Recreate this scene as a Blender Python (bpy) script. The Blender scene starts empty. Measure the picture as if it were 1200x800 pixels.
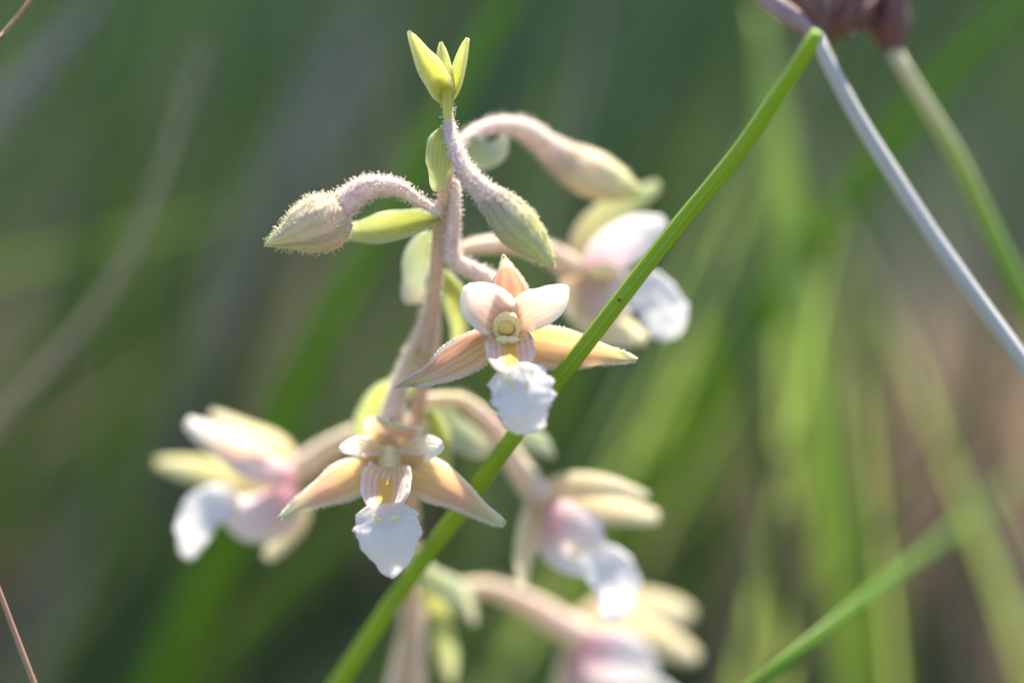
import bpy, math, random
from mathutils import Vector, noise
import numpy as np
sc = bpy.context.scene
C = sc.collection
random.seed(7)
# ------------------------------------------------------------------ camera, sky, sun, exposure
MM = 0.001
D = 0.278                              # camera to the plane of focus (m)
PITCH = math.radians(15)
FWD = Vector((0, math.cos(PITCH), -math.sin(PITCH)))
RIGHT = Vector((1, 0, 0))
UP = Vector((0, math.sin(PITCH), math.cos(PITCH)))
CENTRE = Vector((0, 0, 0.24))
EYE = CENTRE - FWD * D
K = 0.36 / 1200                        # slope per photograph pixel
cam_d = bpy.data.cameras.new('camera')
cam = bpy.data.objects.new('camera', cam_d)
C.objects.link(cam)
cam.location = EYE
cam.rotation_euler = (math.radians(90) - PITCH, 0, 0)
cam_d.lens = 100
cam_d.sensor_width = 36
cam_d.clip_start = 0.01
cam_d.clip_end = 500
cam_d.dof.use_dof = True
cam_d.dof.focus_distance = D - 0.001
cam_d.dof.aperture_fstop = 4.0
cam_d.dof.aperture_blades = 9
sc.camera = cam

SUN_EL = math.radians(56)
SUN_AZ = math.radians(20)              # clockwise from +Y: behind the plant, to the right
w = bpy.data.worlds.new('World')
sc.world = w
w.use_nodes = True
nt = w.node_tree
sky = nt.nodes.new('ShaderNodeTexSky')
sky.sky_type = 'NISHITA'
sky.sun_disc = False
sky.sun_elevation = SUN_EL
sky.sun_rotation = SUN_AZ
bg = nt.nodes['Background']
bg.inputs[1].default_value = 0.108
nt.links.new(sky.outputs[0], bg.inputs[0])
sd = bpy.data.lights.new('sun', 'SUN')
sd.energy = 5.0
sd.angle = math.radians(0.5)
sd.color = (1.0, 0.91, 0.74)
sun = bpy.data.objects.new('sun', sd)
C.objects.link(sun)
sdir = Vector((math.sin(SUN_AZ) * math.cos(SUN_EL), math.cos(SUN_AZ) * math.cos(SUN_EL), math.sin(SUN_EL)))
sun.rotation_euler = sdir.to_track_quat('Z', 'Y').to_euler()
sun.location = (0.5, 0.5, 1.5)
sc.view_settings.view_transform = 'Standard'
sc.view_settings.look = 'None'
sc.view_settings.exposure = 1.74
sc.view_settings.gamma = 1
sc.cycles.max_bounces = 8
sc.cycles.transmission_bounces = 6
sc.cycles.sample_clamp_indirect = 6

# ------------------------------------------------------------------ helpers
ZOFF = 0.0
def P(x, y, z=0.0):
    """photograph pixel (x, y) at z millimetres beyond the plane of focus -> world point"""
    d = D + (z + ZOFF) * MM
    return EYE + FWD * d + RIGHT * ((x - 600) * K * d) + UP * ((400 - y) * K * d)

def PX(n, z=0.0):
    return n * K * (D + z * MM)

def CV(x, y, z):
    return (RIGHT * x - UP * y + FWD * z).normalized()

def spline(pts, n):
    """Catmull-Rom through Vectors of any dimension, n+1 samples evenly spread over the length"""
    pts = [Vector(p) for p in pts]
    if len(pts) == 2:
        return [pts[0].lerp(pts[1], i / n) for i in range(n + 1)]
    ext = [pts[0] * 2 - pts[1]] + pts + [pts[-1] * 2 - pts[-2]]
    fine = []
    for i in range(1, len(ext) - 2):
        a, b, c, d = ext[i - 1], ext[i], ext[i + 1], ext[i + 2]
        for j in range(16):
            t = j / 16
            fine.append(0.5 * ((2 * b) + (c - a) * t + (2 * a - 5 * b + 4 * c - d) * t * t + (3 * b - a - 3 * c + d) * t ** 3))
    fine.append(ext[-2])
    L = [0]
    for a, b in zip(fine, fine[1:]):
        L.append(L[-1] + (b - a).length)
    out = []
    k = 0
    for i in range(n + 1):
        s = L[-1] * i / n
        while k < len(L) - 2 and L[k + 1] < s:
            k += 1
        f = (s - L[k]) / max(1e-12, L[k + 1] - L[k])
        out.append(fine[k].lerp(fine[k + 1], min(1, max(0, f))))
    return out

def prof(stops, t):
    """smooth interpolation of (t, value) stops"""
    if t <= stops[0][0]:
        return stops[0][1]
    for (a, va), (b, vb) in zip(stops, stops[1:]):
        if t <= b:
            f = (t - a) / (b - a)
            return va + (vb - va) * f
    return stops[-1][1]

def sprof(stops, t):
    """Catmull-style smooth profile"""
    xs = [s[0] for s in stops]
    ys = [s[1] for s in stops]
    n = len(xs)
    if t <= xs[0]: return ys[0]
    if t >= xs[-1]: return ys[-1]
    i = max(j for j in range(n - 1) if xs[j] <= t)
    def m(j):
        if j == 0: return (ys[1] - ys[0]) / (xs[1] - xs[0])
        if j == n - 1: return (ys[-1] - ys[-2]) / (xs[-1] - xs[-2])
        a = (ys[j] - ys[j - 1]) / (xs[j] - xs[j - 1]); b = (ys[j + 1] - ys[j]) / (xs[j + 1] - xs[j])
        return 0 if a * b <= 0 else 2 * a * b / (a + b)
    h = xs[i + 1] - xs[i]; f = (t - xs[i]) / h
    return ((2 * f ** 3 - 3 * f ** 2 + 1) * ys[i] + (f ** 3 - 2 * f ** 2 + f) * h * m(i)
            + (-2 * f ** 3 + 3 * f ** 2) * ys[i + 1] + (f ** 3 - f ** 2) * h * m(i + 1))

def mk(name, verts, faces, mat, parent=None, uvs=None, origin=None, solid=0, smooth=True):
    o0 = origin
    if o0 is None:
        o0 = Vector(parent['_o']) if parent is not None and '_o' in parent else Vector((0, 0, 0))
    me = bpy.data.meshes.new(name)
    me.from_pydata([tuple(Vector(v) - o0) for v in verts], [], faces)
    if uvs is not None:
        lay = me.uv_layers.new(name='UVMap')
        li = np.empty(len(me.loops), dtype=np.int32)
        me.loops.foreach_get('vertex_index', li)
        lay.data.foreach_set('uv', np.array(uvs, dtype=np.float32)[li].ravel())
    if smooth:
        me.polygons.foreach_set('use_smooth', [True] * len(me.polygons))
    me.materials.append(mat)
    o = bpy.data.objects.new(name, me)
    C.objects.link(o)
    if parent is None:
        o.location = o0
    else:
        o.parent = parent
        o['_o'] = tuple(o0)
    if solid:
        md = o.modifiers.new('thickness', 'SOLIDIFY')
        md.thickness = solid
        md.offset = 0
    return o

ROOTS = []
def thing(name, loc, label, cat, group=None):
    o = bpy.data.objects.new(name, None)
    C.objects.link(o)
    o.location = loc
    o.empty_display_size = 0.01
    o['_o'] = tuple(loc)
    o['label'] = label
    o['category'] = cat
    if group: o['group'] = group
    ROOTS.append(o)
    return o

def tag(o, label, cat, group=None):
    o['label'] = label
    o['category'] = cat
    if group: o['group'] = group
    return o

def tube_geo(path, radii, seg=14, n=40, flat=1.0, hint=None, ridges=0, ridge_amt=0.0, wob=0.0, twist=0.0, cap=True, seed=0):
    """swept round or flattened tube. path: Vectors; radii: (t, metres)"""
    c = spline(path, n)
    V, F, U = [], [], []
    N = Vector(hint) if hint is not None else -FWD
    for i, p in enumerate(c):
        T = (c[min(i + 1, n)] - c[max(i - 1, 0)]).normalized()
        if hint is None and i > 0:
            N = N - T * N.dot(T)
        S = T.cross(N)
        if S.length < 1e-6: S = T.cross(UP)
        S.normalize()
        Nn = S.cross(T).normalized()
        if hint is None: N = Nn
        t = i / n
        r = sprof(radii, t)
        for j in range(seg):
            a = 2 * math.pi * j / seg + twist * t
            k = 1 + ridge_amt * math.cos(ridges * a) if ridges else 1
            if wob:
                k += wob * noise.noise(Vector((math.cos(a) * 1.3 + seed, math.sin(a) * 1.3, t * n * .35)))
            V.append(p + S * (math.cos(a) * r * k) + Nn * (math.sin(a) * r * flat * k))
            U.append((j / seg, t))
    for i in range(n):
        for j in range(seg):
            a = i * seg + j; b = i * seg + (j + 1) % seg
            F.append((a, b, b + seg, a + seg))
    if cap:
        V.append(c[0]); U.append((.5, 0)); k0 = len(V) - 1
        V.append(c[-1]); U.append((.5, 1)); k1 = len(V) - 1
        for j in range(seg):
            F.append((k0, (j + 1) % seg, j))
            F.append((k1, n * seg + j, n * seg + (j + 1) % seg))
    return V, F, U

def tube(name, path, radii, mat, parent, **kw):
    V, F, U = tube_geo(path, radii, **kw)
    return mk(name, V, F, mat, parent, U)

def petal_geo(mid, width, hint, cup=0.3, fold=0.0, nl=26, nw=14, ruf=0.0, frill=0.0, fz=0.0, seed=0, skew=0.0, curl=None, roll=0.0):
    """leaf-like sheet. mid: (px,py,dz) control points base->tip; width: (t, px); hint: camera-space facing direction"""
    zs = [p[2] for p in mid]
    c = spline([P(*p) for p in mid], nl)
    H = CV(*hint)
    V, F, U = [], [], []
    for i, p in enumerate(c):
        t = i / nl
        T = (c[min(i + 1, nl)] - c[max(i - 1, 0)]).normalized()
        S = T.cross(H).normalized()
        Nn = S.cross(T).normalized()
        if roll:
            ca, sa = math.cos(roll * t), math.sin(roll * t)
            S, Nn = S * ca + Nn * sa, Nn * ca - S * sa
        zz = prof([(k / (len(zs) - 1), z) for k, z in enumerate(zs)], t)
        w = PX(sprof(width, t), zz) * 0.5
        wmax = PX(max(a[1] for a in width), zz) * 0.5
        for j in range(nw + 1):
            u = -1 + 2 * j / nw
            q = abs(u)
            e = q ** 3
            fw = 1 + frill * e * (noise.noise(Vector((u * .7 + seed, t * 11, seed * 3.1))) + .55 * noise.noise(Vector((u + seed, t * 30, seed))))
            off = cup * u * u * w + fold * q * w
            off += ruf * wmax * e * noise.noise(Vector((u * 1.5 + seed * 7, t * 4.5, seed)))
            off += fz * wmax * q * q * noise.noise(Vector((u * 1.5 + seed * 2, t * 9, seed)))
            off += 0.05 * wmax * noise.noise(Vector((u * 2 + seed, t * 5, 9 + seed)))
            if curl: off += sprof(curl, t) * wmax
            V.append(p + S * ((u + skew * (1 - u * u)) * w * fw) + Nn * off)
            U.append((j / nw, t))
    for i in range(nl):
        for j in range(nw):
            a = i * (nw + 1) + j
            F.append((a, a + 1, a + nw + 2, a + nw + 1))
    return V, F, U

def petal(name, mid, width, mat, parent, hint=(0, 0, -1), thick=0.22, fringe=0, **kw):
    V, F, U = petal_geo(mid, width, hint, **kw)
    if fringe: margin(V, kw.get('nl', 26), kw.get('nw', 14), fringe, parent, seed=int(fringe + kw.get('seed', 0)))
    o = mk(name, V, F, mat, parent, U, solid=thick * MM)
    return o

def margin(V, nl, nw, count, parent, seed=1, length=.22, t0=.05):
    """fine short hairs standing out from the two edges of a petal"""
    rnd = random.Random(seed)
    HV, HF = [], []
    for _ in range(count):
        i = rnd.randint(int(nl * t0), nl - 1); f = rnd.random()
        side = rnd.random() < .5
        j, k = (0, 1) if side else (nw, nw - 1)
        a = i * (nw + 1) + j; c = i * (nw + 1) + k
        p = V[a].lerp(V[a + nw + 1], f)
        d = (p - V[c].lerp(V[c + nw + 1], f)).normalized()
        d = (d + Vector((rnd.gauss(0, .35), rnd.gauss(0, .35), rnd.gauss(0, .35)))).normalized()
        L = length * MM * rnd.uniform(.4, 1.3); r = .018 * MM
        S = d.orthogonal().normalized(); B = d.cross(S)
        k0 = len(HV)
        for an in (0, 2.0944, 4.1888):
            HV.append(p + (S * math.cos(an) + B * math.sin(an)) * r)
        q = p + d * L
        for an in (0, 2.0944, 4.1888):
            HV.append(q + (S * math.cos(an) + B * math.sin(an)) * r * 1.6)
        for u in range(3):
            HF.append((k0 + u, k0 + (u + 1) % 3, k0 + 3 + (u + 1) % 3, k0 + 3 + u))
        HF.append((k0 + 3, k0 + 4, k0 + 5))
    o = mk('margin_hairs', HV, HF, M['hair'], parent)
    o['kind'] = 'stuff'

def ball_geo(c, rx, ry, rz, ax=None, n=14, m=9, V=None, F=None):
    """ellipsoid along axes ax = (X, Y, Z) vectors"""
    ax = ax or (RIGHT, UP, FWD)
    V = V if V is not None else []; F = F if F is not None else []
    b = len(V)
    for i in range(m + 1):
        th = math.pi * i / m
        for j in range(n):
            a = 2 * math.pi * j / n
            V.append(c + ax[0] * (rx * math.sin(th) * math.cos(a)) + ax[1] * (ry * math.cos(th)) + ax[2] * (rz * math.sin(th) * math.sin(a)))
    for i in range(m):
        for j in range(n):
            F.append((b + i * n + j, b + i * n + (j + 1) % n, b + (i + 1) * n + (j + 1) % n, b + (i + 1) * n + j))
    return V, F

def hairs(name, geos, count, length, parent, mat, rad=0.022, bulb=0.062, tmin=0.0, tmax=1.0, seed=1):
    """short glandular hairs standing on the given surfaces, joined into one part"""
    rnd = random.Random(seed)
    tris = []
    for V, F, U in geos:
        for f in F:
            tt = sum(U[i][1] for i in f) / len(f)
            if tt < tmin or tt > tmax: continue
            for k in range(1, len(f) - 1):
                a, b, c = V[f[0]], V[f[k]], V[f[k + 1]]
                cr = (b - a).cross(c - a)
                if cr.length > 1e-14: tris.append((a, b, c, cr.length, cr.normalized()))
    w = [t[3] for t in tris]
    HV, HF = [], []
    for a, b, c, _, nr in rnd.choices(tris, weights=w, k=count):
        u, v = rnd.random(), rnd.random()
        if u + v > 1: u, v = 1 - u, 1 - v
        p = a + (b - a) * u + (c - a) * v
        nr = -nr
        d = (nr + Vector((rnd.gauss(0, .4), rnd.gauss(0, .4), rnd.gauss(0, .4)))).normalized()
        L = length * MM * rnd.choice((.35, .6, .8, 1.0, 1.45)) * rnd.uniform(.8, 1.15)
        S = d.orthogonal().normalized(); B = d.cross(S)
        r = rad * MM; k0 = len(HV)
        q = p + d * L
        for base, rr in ((p - d * .02 * MM, r), (q, r * .6)):
            for j in range(3):
                an = j * 2.0944
                HV.append(base + (S * math.cos(an) + B * math.sin(an)) * rr)
        for j in range(3):
            HF.append((k0 + j, k0 + (j + 1) % 3, k0 + 3 + (j + 1) % 3, k0 + 3 + j))
        bb = bulb * MM * rnd.uniform(.6, 1.3); k1 = len(HV)
        HV += [q + d * bb, q - d * bb, q + S * bb, q - S * bb, q + B * bb, q - B * bb]
        for (i, j, k) in ((0, 2, 4), (0, 4, 3), (0, 3, 5), (0, 5, 2), (1, 4, 2), (1, 3, 4), (1, 5, 3), (1, 2, 5)):
            HF.append((k1 + i, k1 + j, k1 + k))
    o = mk(name, HV, HF, mat, parent)
    o['kind'] = 'stuff'
    return o

# ------------------------------------------------------------------ materials
def srgb(r, g, b):
    f = lambda c: ((c / 255 + 0.055) / 1.055) ** 2.4 if c / 255 > 0.04045 else c / 255 / 12.92
    return (f(r), f(g), f(b), 1)

L4 = lambda r, g, b: (r, g, b, 1)

class NT:
    def __init__(s, name):
        s.m = bpy.data.materials.new(name); s.m.use_nodes = True
        s.t = s.m.node_tree; s.t.nodes.clear()
        s.out = s.t.nodes.new('ShaderNodeOutputMaterial')
    def n(s, kind, **kw):
        x = s.t.nodes.new(kind)
        for k, v in kw.items():
            if k.startswith('i_'):
                key = k[2:]
                key = int(key) if key.isdigit() else key.replace('_', ' ')
                if hasattr(v, 'links') or isinstance(v, bpy.types.NodeSocket): s.t.links.new(v, x.inputs[key])
                else: x.inputs[key].default_value = v
            else: setattr(x, k, v)
        return x
    def math(s, op, a, b=0.0, c=0.0):
        return s.n('ShaderNodeMath', operation=op, i_0=a, i_1=b, i_2=c).outputs[0]
    def mix(s, f, a, b, blend='MIX'):
        x = s.n('ShaderNodeMix', data_type='RGBA', blend_type=blend)
        for i, v in ((0, f), (6, a), (7, b)):
            if isinstance(v, bpy.types.NodeSocket): s.t.links.new(v, x.inputs[i])
            else: x.inputs[i].default_value = v
        return x.outputs[2]
    def ramp(s, f, stops, interp='LINEAR'):
        x = s.n('ShaderNodeValToRGB')
        x.color_ramp.interpolation = interp
        e = x.color_ramp.elements
        while len(e) > 1: e.remove(e[-1])
        e[0].position = stops[0][0]; e[0].color = stops[0][1]
        for p, c in stops[1:]:
            k = e.new(p); k.color = c
        s.t.links.new(f, x.inputs[0])
        return x.outputs[0]
    def smooth(s, v, a, b):
        x = s.n('ShaderNodeMapRange', interpolation_type='SMOOTHSTEP')
        s.t.links.new(v, x.inputs[0])
        x.inputs[1].default_value = a; x.inputs[2].default_value = b
        return x.outputs[0]

def finish(m, col, trans, rough=0.5, spec=0.3, bump=None, bstr=0.2, bdist=0.0001, tcol=None, coat=0, sheen=0):
    p = m.n('ShaderNodeBsdfPrincipled', i_Roughness=rough)
    p.inputs['Specular IOR Level'].default_value = spec
    if sheen:
        p.inputs['Sheen Weight'].default_value = sheen
    m.t.links.new(col, p.inputs['Base Color'])
    if bump is not None:
        b = m.n('ShaderNodeBump', i_Strength=bstr, i_Distance=bdist, i_Height=bump)
        m.t.links.new(b.outputs[0], p.inputs['Normal'])
    if trans > 0:
        tr = m.n('ShaderNodeBsdfTranslucent')
        m.t.links.new(tcol if tcol is not None else col, tr.inputs[0])
        mx = m.n('ShaderNodeMixShader', i_0=trans)
        m.t.links.new(p.outputs[0], mx.inputs[1]); m.t.links.new(tr.outputs[0], mx.inputs[2])
        m.t.links.new(mx.outputs[0], m.out.inputs[0])
    else:
        m.t.links.new(p.outputs[0], m.out.inputs[0])
    return m.m

def petal_mat(name, stops, edge=None, edge_w=0.3, vein=None, vn=9, va=0.35, trans=0.55, tk=.17, tmix=.18, centre=None, cw=0.2, crange=(0, 1),
              half=None, ha=0.5, spot=None, rough=0.55):
    m = NT(name)
    uv = m.n('ShaderNodeUVMap').outputs[0]
    sp = m.n('ShaderNodeSeparateXYZ', i_0=uv)
    geo = m.n('ShaderNodeTexCoord').outputs['Object']
    nz = m.n('ShaderNodeTexNoise', i_Vector=geo, i_Scale=260.0, i_Detail=4.0).outputs[0]
    nz2 = m.n('ShaderNodeTexNoise', i_Vector=geo, i_Scale=1400.0, i_Detail=3.0).outputs[0]
    x = sp.outputs[0]; y = sp.outputs[1]
    nzc = m.math('SUBTRACT', nz, 0.5)
    v = m.math('MULTIPLY_ADD', nzc, 0.22, y)
    col = m.ramp(v, stops)
    q = m.math('MULTIPLY', m.math('ABSOLUTE', m.math('SUBTRACT', x, 0.5)), 2.0)
    qn = m.math('MULTIPLY_ADD', nzc, 0.3, q)
    if half is not None:
        hf = m.math('MULTIPLY', m.smooth(m.math('MULTIPLY_ADD', nzc, 0.25, x), 0.42, 0.60), ha)
        col = m.mix(hf, col, half)
    wv = m.math('SINE', m.math('ADD', m.math('MULTIPLY', x, vn * 6.283), m.math('MULTIPLY', nzc, 7.5)))
    wv = m.math('POWER', m.math('MULTIPLY_ADD', wv, 0.5, 0.5), 3.0)
    if vein is not None:
        col = m.mix(m.math('MULTIPLY', wv, m.math('MULTIPLY', va, m.smooth(y, 1.0, 0.45))), col, vein)
    if centre is not None:
        cf = m.smooth(qn, cw, cw * 0.3)
        cf = m.math('MULTIPLY', cf, m.smooth(y, crange[0] - .05, crange[0] + .05))
        cf = m.math('MULTIPLY', cf, m.smooth(y, crange[1] + .05, crange[1] - .05))
        col = m.mix(cf, col, centre)
    if edge is not None:
        col = m.mix(m.smooth(qn, 1 - edge_w, 1.0), col, edge)
    fl = m.n('ShaderNodeTexNoise', i_Vector=geo, i_Scale=620.0, i_Detail=5.0).outputs[0]
    col = m.mix(m.math('MULTIPLY', m.smooth(m.math('MULTIPLY_ADD', q, .10, fl), .70, .80), .55), col, L4(.46, .30, .16))
    if spot is not None:       # two ridges on the lip: (colour, y0, x offset)
        sc_, sy, sx = spot
        dx = m.math('ABSOLUTE', m.math('SUBTRACT', m.math('ABSOLUTE', m.math('SUBTRACT', x, 0.5)), sx))
        dy = m.math('ABSOLUTE', m.math('SUBTRACT', m.math('ADD', y, m.math('MULTIPLY', m.math('ABSOLUTE', m.math('SUBTRACT', x, 0.5)), 0.5)), sy))
        d = m.math('ADD', m.math('MULTIPLY', dx, 11.0), m.math('MULTIPLY', dy, 9.0))
        d = m.math('ADD', d, m.math('MULTIPLY', nzc, 1.2))
        col = m.mix(m.smooth(d, 1.0, 0.4), col, sc_)
    col = m.mix(m.math('MULTIPLY', m.math('SUBTRACT', nz2, 0.45), 0.25), col, (0.55, 0.45, 0.36, 1))
    bh = m.math('ADD', m.math('MULTIPLY', wv, 0.5), nz2)
    tc = m.mix(tmix, col, (.92, .89, .82, 1))
    trans = min(.8, trans + tk)
    # small brown flecks towards the rim
    return finish(m, col, trans, rough, 0.25, bh, 0.6, 0.00018, tcol=tc)

def plain_mat(name, a, b, trans=0.2, rough=0.5, scale=300, c=None, stretch=False, spec=0.3, bstr=0.3, bd=0.0002, along=None, sheen=0, tcol=None):
    m = NT(name)
    tc = m.n('ShaderNodeTexCoord')
    vec = tc.outputs['Object']
    if stretch:
        uv = m.n('ShaderNodeUVMap').outputs[0]
        vec = m.n('ShaderNodeMapping', i_Vector=uv).outputs[0]
        vec.node.inputs['Scale'].default_value = (10, 1.6, 1)
        nz = m.n('ShaderNodeTexNoise', i_Vector=vec, i_Scale=scale, i_Detail=5.0).outputs[0]
    else:
        nz = m.n('ShaderNodeTexNoise', i_Vector=vec, i_Scale=scale, i_Detail=5.0).outputs[0]
    st = [(0.3, a), (0.7, b)]
    if c is not None: st = [(0.3, a), (0.5, b), (0.68, c)]
    col = m.ramp(nz, st)
    if along is not None:
        uv = m.n('ShaderNodeUVMap').outputs[0]
        y = m.n('ShaderNodeSeparateXYZ', i_0=uv).outputs[1]
        y = m.math('MULTIPLY_ADD', m.math('SUBTRACT', nz, .5), 0.2, y)
        for (y0, y1, cc) in along:
            col = m.mix(m.smooth(y, y0, y1), col, cc)
    return finish(m, col, trans, rough, spec, nz, bstr, bd, sheen=sheen)

CREAM = L4(.80, .68, .48); WHITE = L4(.86, .85, .86); PEACH = L4(.78, .46, .26); PINK = L4(.66, .36, .34)
ROSE = L4(.60, .27, .33); YEL = L4(.80, .58, .14); GREENT = L4(.60, .66, .30); ORANGE = L4(.78, .42, .08)
M = {}
M['dorsal'] = petal_mat('sepal_rose', [(0, L4(.78, .60, .38)), (.45, L4(.50, .25, .20)), (.8, L4(.64, .38, .32)), (.92, L4(.74, .76, .50)), (1, L4(.82, .84, .72))],
                        edge=L4(.84, .76, .70), edge_w=.22, vein=L4(.80, .62, .28), vn=3, va=.5)
M['petal'] = petal_mat('petal_white', [(0, L4(.82, .64, .36)), (.35, L4(.80, .60, .48)), (.72, L4(.84, .74, .68)), (1, L4(.87, .85, .83))],
                       edge=WHITE, edge_w=.35, vein=L4(.72, .42, .40), vn=6, va=.5, trans=.5, tmix=.3)
M['petal_2'] = petal_mat('petal_white_gold', [(0, L4(.86, .62, .26)), (.4, L4(.86, .68, .42)), (.7, L4(.86, .80, .74)), (1, L4(.87, .86, .88))], edge=WHITE, edge_w=.3, vein=L4(.76, .46, .34), vn=5, va=.3, trans=.5)
M['sepal_l'] = petal_mat('sepal_peach', [(0, L4(.80, .60, .30)), (.35, L4(.82, .68, .44)), (.7, L4(.78, .62, .46)), (.9, L4(.62, .66, .36)), (1, L4(.66, .72, .5))],
                         edge=L4(.82, .76, .68), edge_w=.2, half=L4(.68, .40, .34), ha=.65, vein=L4(.60, .32, .22), vn=6, va=.45, trans=.45)  # tinted half: pink blush plus the fold's shade, put into the colour
M['sepal_r'] = petal_mat('sepal_apricot', [(0, L4(.80, .60, .30)), (.35, L4(.80, .62, .34)), (.7, L4(.80, .62, .42)), (.9, L4(.66, .68, .36)), (1, L4(.7, .74, .5))],
                         edge=L4(.84, .78, .68), edge_w=.2, half=L4(.80, .56, .40), ha=.45, vein=L4(.70, .40, .24), vn=6, va=.4, trans=.5)
M['sepal_o'] = petal_mat('sepal_orange', [(0, L4(.86, .70, .34)), (.35, L4(.85, .68, .40)), (.6, L4(.80, .56, .42)), (.85, L4(.70, .66, .46)), (1, L4(.68, .74, .54))],
                         edge=L4(.86, .80, .70), edge_w=.3, vein=L4(.74, .44, .32), vn=5, va=.35, trans=.5)
M['cream'] = petal_mat('sepal_cream', [(0, L4(.82, .64, .46)), (.4, L4(.84, .74, .54)), (1, L4(.86, .82, .68))], edge=L4(.82, .78, .60), vein=L4(.72, .54, .34), trans=.5)
M['yellowish'] = petal_mat('sepal_yellow', [(0, L4(.80, .60, .36)), (.4, L4(.82, .76, .44)), (1, L4(.85, .83, .60))], edge=L4(.80, .76, .48), trans=.5)
M['greenish'] = petal_mat('sepal_green', [(0, L4(.70, .54, .38)), (.4, L4(.62, .60, .34)), (.8, L4(.52, .58, .32)), (1, L4(.66, .70, .52))], edge=L4(.74, .70, .50), trans=.4)
M['lilac'] = petal_mat('petal_lilac', [(0, L4(.80, .46, .54)), (.3, L4(.84, .72, .78)), (.6, L4(.86, .83, .87)), (1, L4(.86, .84, .88))], edge=WHITE, vein=L4(.70, .46, .58), trans=.45)
M['lip'] = petal_mat('lip_white', [(0, L4(.84, .76, .66)), (.2, L4(.84, .83, .86)), (1, L4(.87, .86, .89))], edge=L4(.86, .84, .89), edge_w=.2,
                     vein=L4(.80, .77, .84), vn=6, va=.3, trans=.5)
M['cup'] = petal_mat('lip_cup', [(0, L4(.86, .72, .36)), (.4, L4(.86, .68, .54)), (1, L4(.86, .72, .68))], edge=L4(.84, .74, .74), edge_w=.25,
                     vein=L4(.70, .32, .38), vn=8, va=.5, centre=L4(.88, .60, .16), cw=.5, crange=(.25, 1.0), trans=.4)
M['cup_side'] = petal_mat('lip_cup_pink', [(0, L4(.78, .40, .50)), (.3, L4(.82, .60, .64)), (.6, L4(.85, .76, .78)), (1, L4(.88, .84, .86))],
                          edge=L4(.84, .80, .80), vein=L4(.74, .46, .56), vn=8, va=.3, trans=.45)
M['column'] = plain_mat('column_yellow', L4(.92, .78, .42), L4(.92, .86, .62), .35, .45, 500)
M['anther'] = plain_mat('anther_orange', L4(.92, .76, .30), L4(.90, .68, .22), .3, .45, 900)
M['pedicel'] = plain_mat('pedicel_pink', L4(.68, .42, .42), L4(.82, .66, .60), .25, .7, 700, c=L4(.62, .50, .38), sheen=.3, bstr=.6)
M['pedicel_bl'] = plain_mat('ovary_blush', L4(.66, .44, .38), L4(.76, .60, .50), .3, .7, 200, c=L4(.62, .54, .32), sheen=.3)
M['ped2'] = plain_mat('pedicel_mauve', L4(.56, .30, .38), L4(.68, .48, .50), .2, .75, 500, c=L4(.66, .54, .44), sheen=.3, bstr=.7,
                      along=[(0.3, 0.8, L4(.62, .50, .42))])
M['stem'] = plain_mat('stem_brown', L4(.56, .36, .22), L4(.68, .50, .36), .25, .6, 260, c=L4(.60, .42, .24))
M['stem_low'] = plain_mat('stem_low', L4(.46, .34, .22), L4(.60, .48, .38), .15, .7, 160, c=L4(.34, .36, .12))
M['stem_top'] = plain_mat('stem_top', L4(.66, .50, .40), L4(.72, .60, .30), .2, .7, 600)
M['bract'] = petal_mat('bract_yellow', [(0, L4(.42, .48, .12)), (.35, L4(.66, .66, .20)), (.75, L4(.62, .66, .32)), (1, L4(.74, .72, .50))],
                       edge=L4(.62, .68, .48), edge_w=.4, vein=L4(.46, .54, .12), vn=7, va=.5, trans=.5)
M['bract_g'] = petal_mat('bract_grey_green', [(0, L4(.50, .54, .30)), (.6, L4(.56, .62, .46)), (.85, L4(.80, .76, .58)), (1, L4(.84, .80, .66))],
                         edge=L4(.70, .74, .62), vein=L4(.46, .54, .28), trans=.4)
M['tipleaf'] = petal_mat('tip_leaf', [(0, L4(.66, .60, .08)), (.5, L4(.72, .72, .22)), (.9, L4(.72, .72, .34)), (1, L4(.74, .66, .36))],
                         edge=L4(.76, .76, .40), vein=L4(.54, .58, .12), vn=5, va=.5, trans=.45)
M['bud1'] = petal_mat('bud_cream', [(0, L4(.86, .70, .56)), (.45, L4(.88, .78, .60)), (.75, L4(.82, .80, .50)), (1, L4(.80, .84, .42))], edge=L4(.82, .66, .48), edge_w=.3,
                      centre=L4(.72, .66, .54), cw=.14, crange=(.15, .85), vein=L4(.52, .36, .24), vn=5, va=.22, trans=.55, tk=0, rough=.75)
M['bud2'] = petal_mat('bud_olive', [(0, L4(.62, .50, .44)), (.3, L4(.64, .60, .40)), (.6, L4(.74, .75, .32)), (1, L4(.84, .86, .40))], edge=L4(.84, .76, .36), edge_w=.4,
                      centre=L4(.60, .60, .42), cw=.13, crange=(.2, .95), vein=L4(.36, .34, .22), vn=5, va=.3, trans=.5, tk=0, rough=.75)
M['hair'] = plain_mat('gland_hair', L4(.88, .82, .76), L4(.92, .88, .82), .5, .4, 200)
M['hair_y'] = plain_mat('gland_hair_cream', L4(.82, .76, .58), L4(.84, .80, .68), .45, .4, 200)

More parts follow.
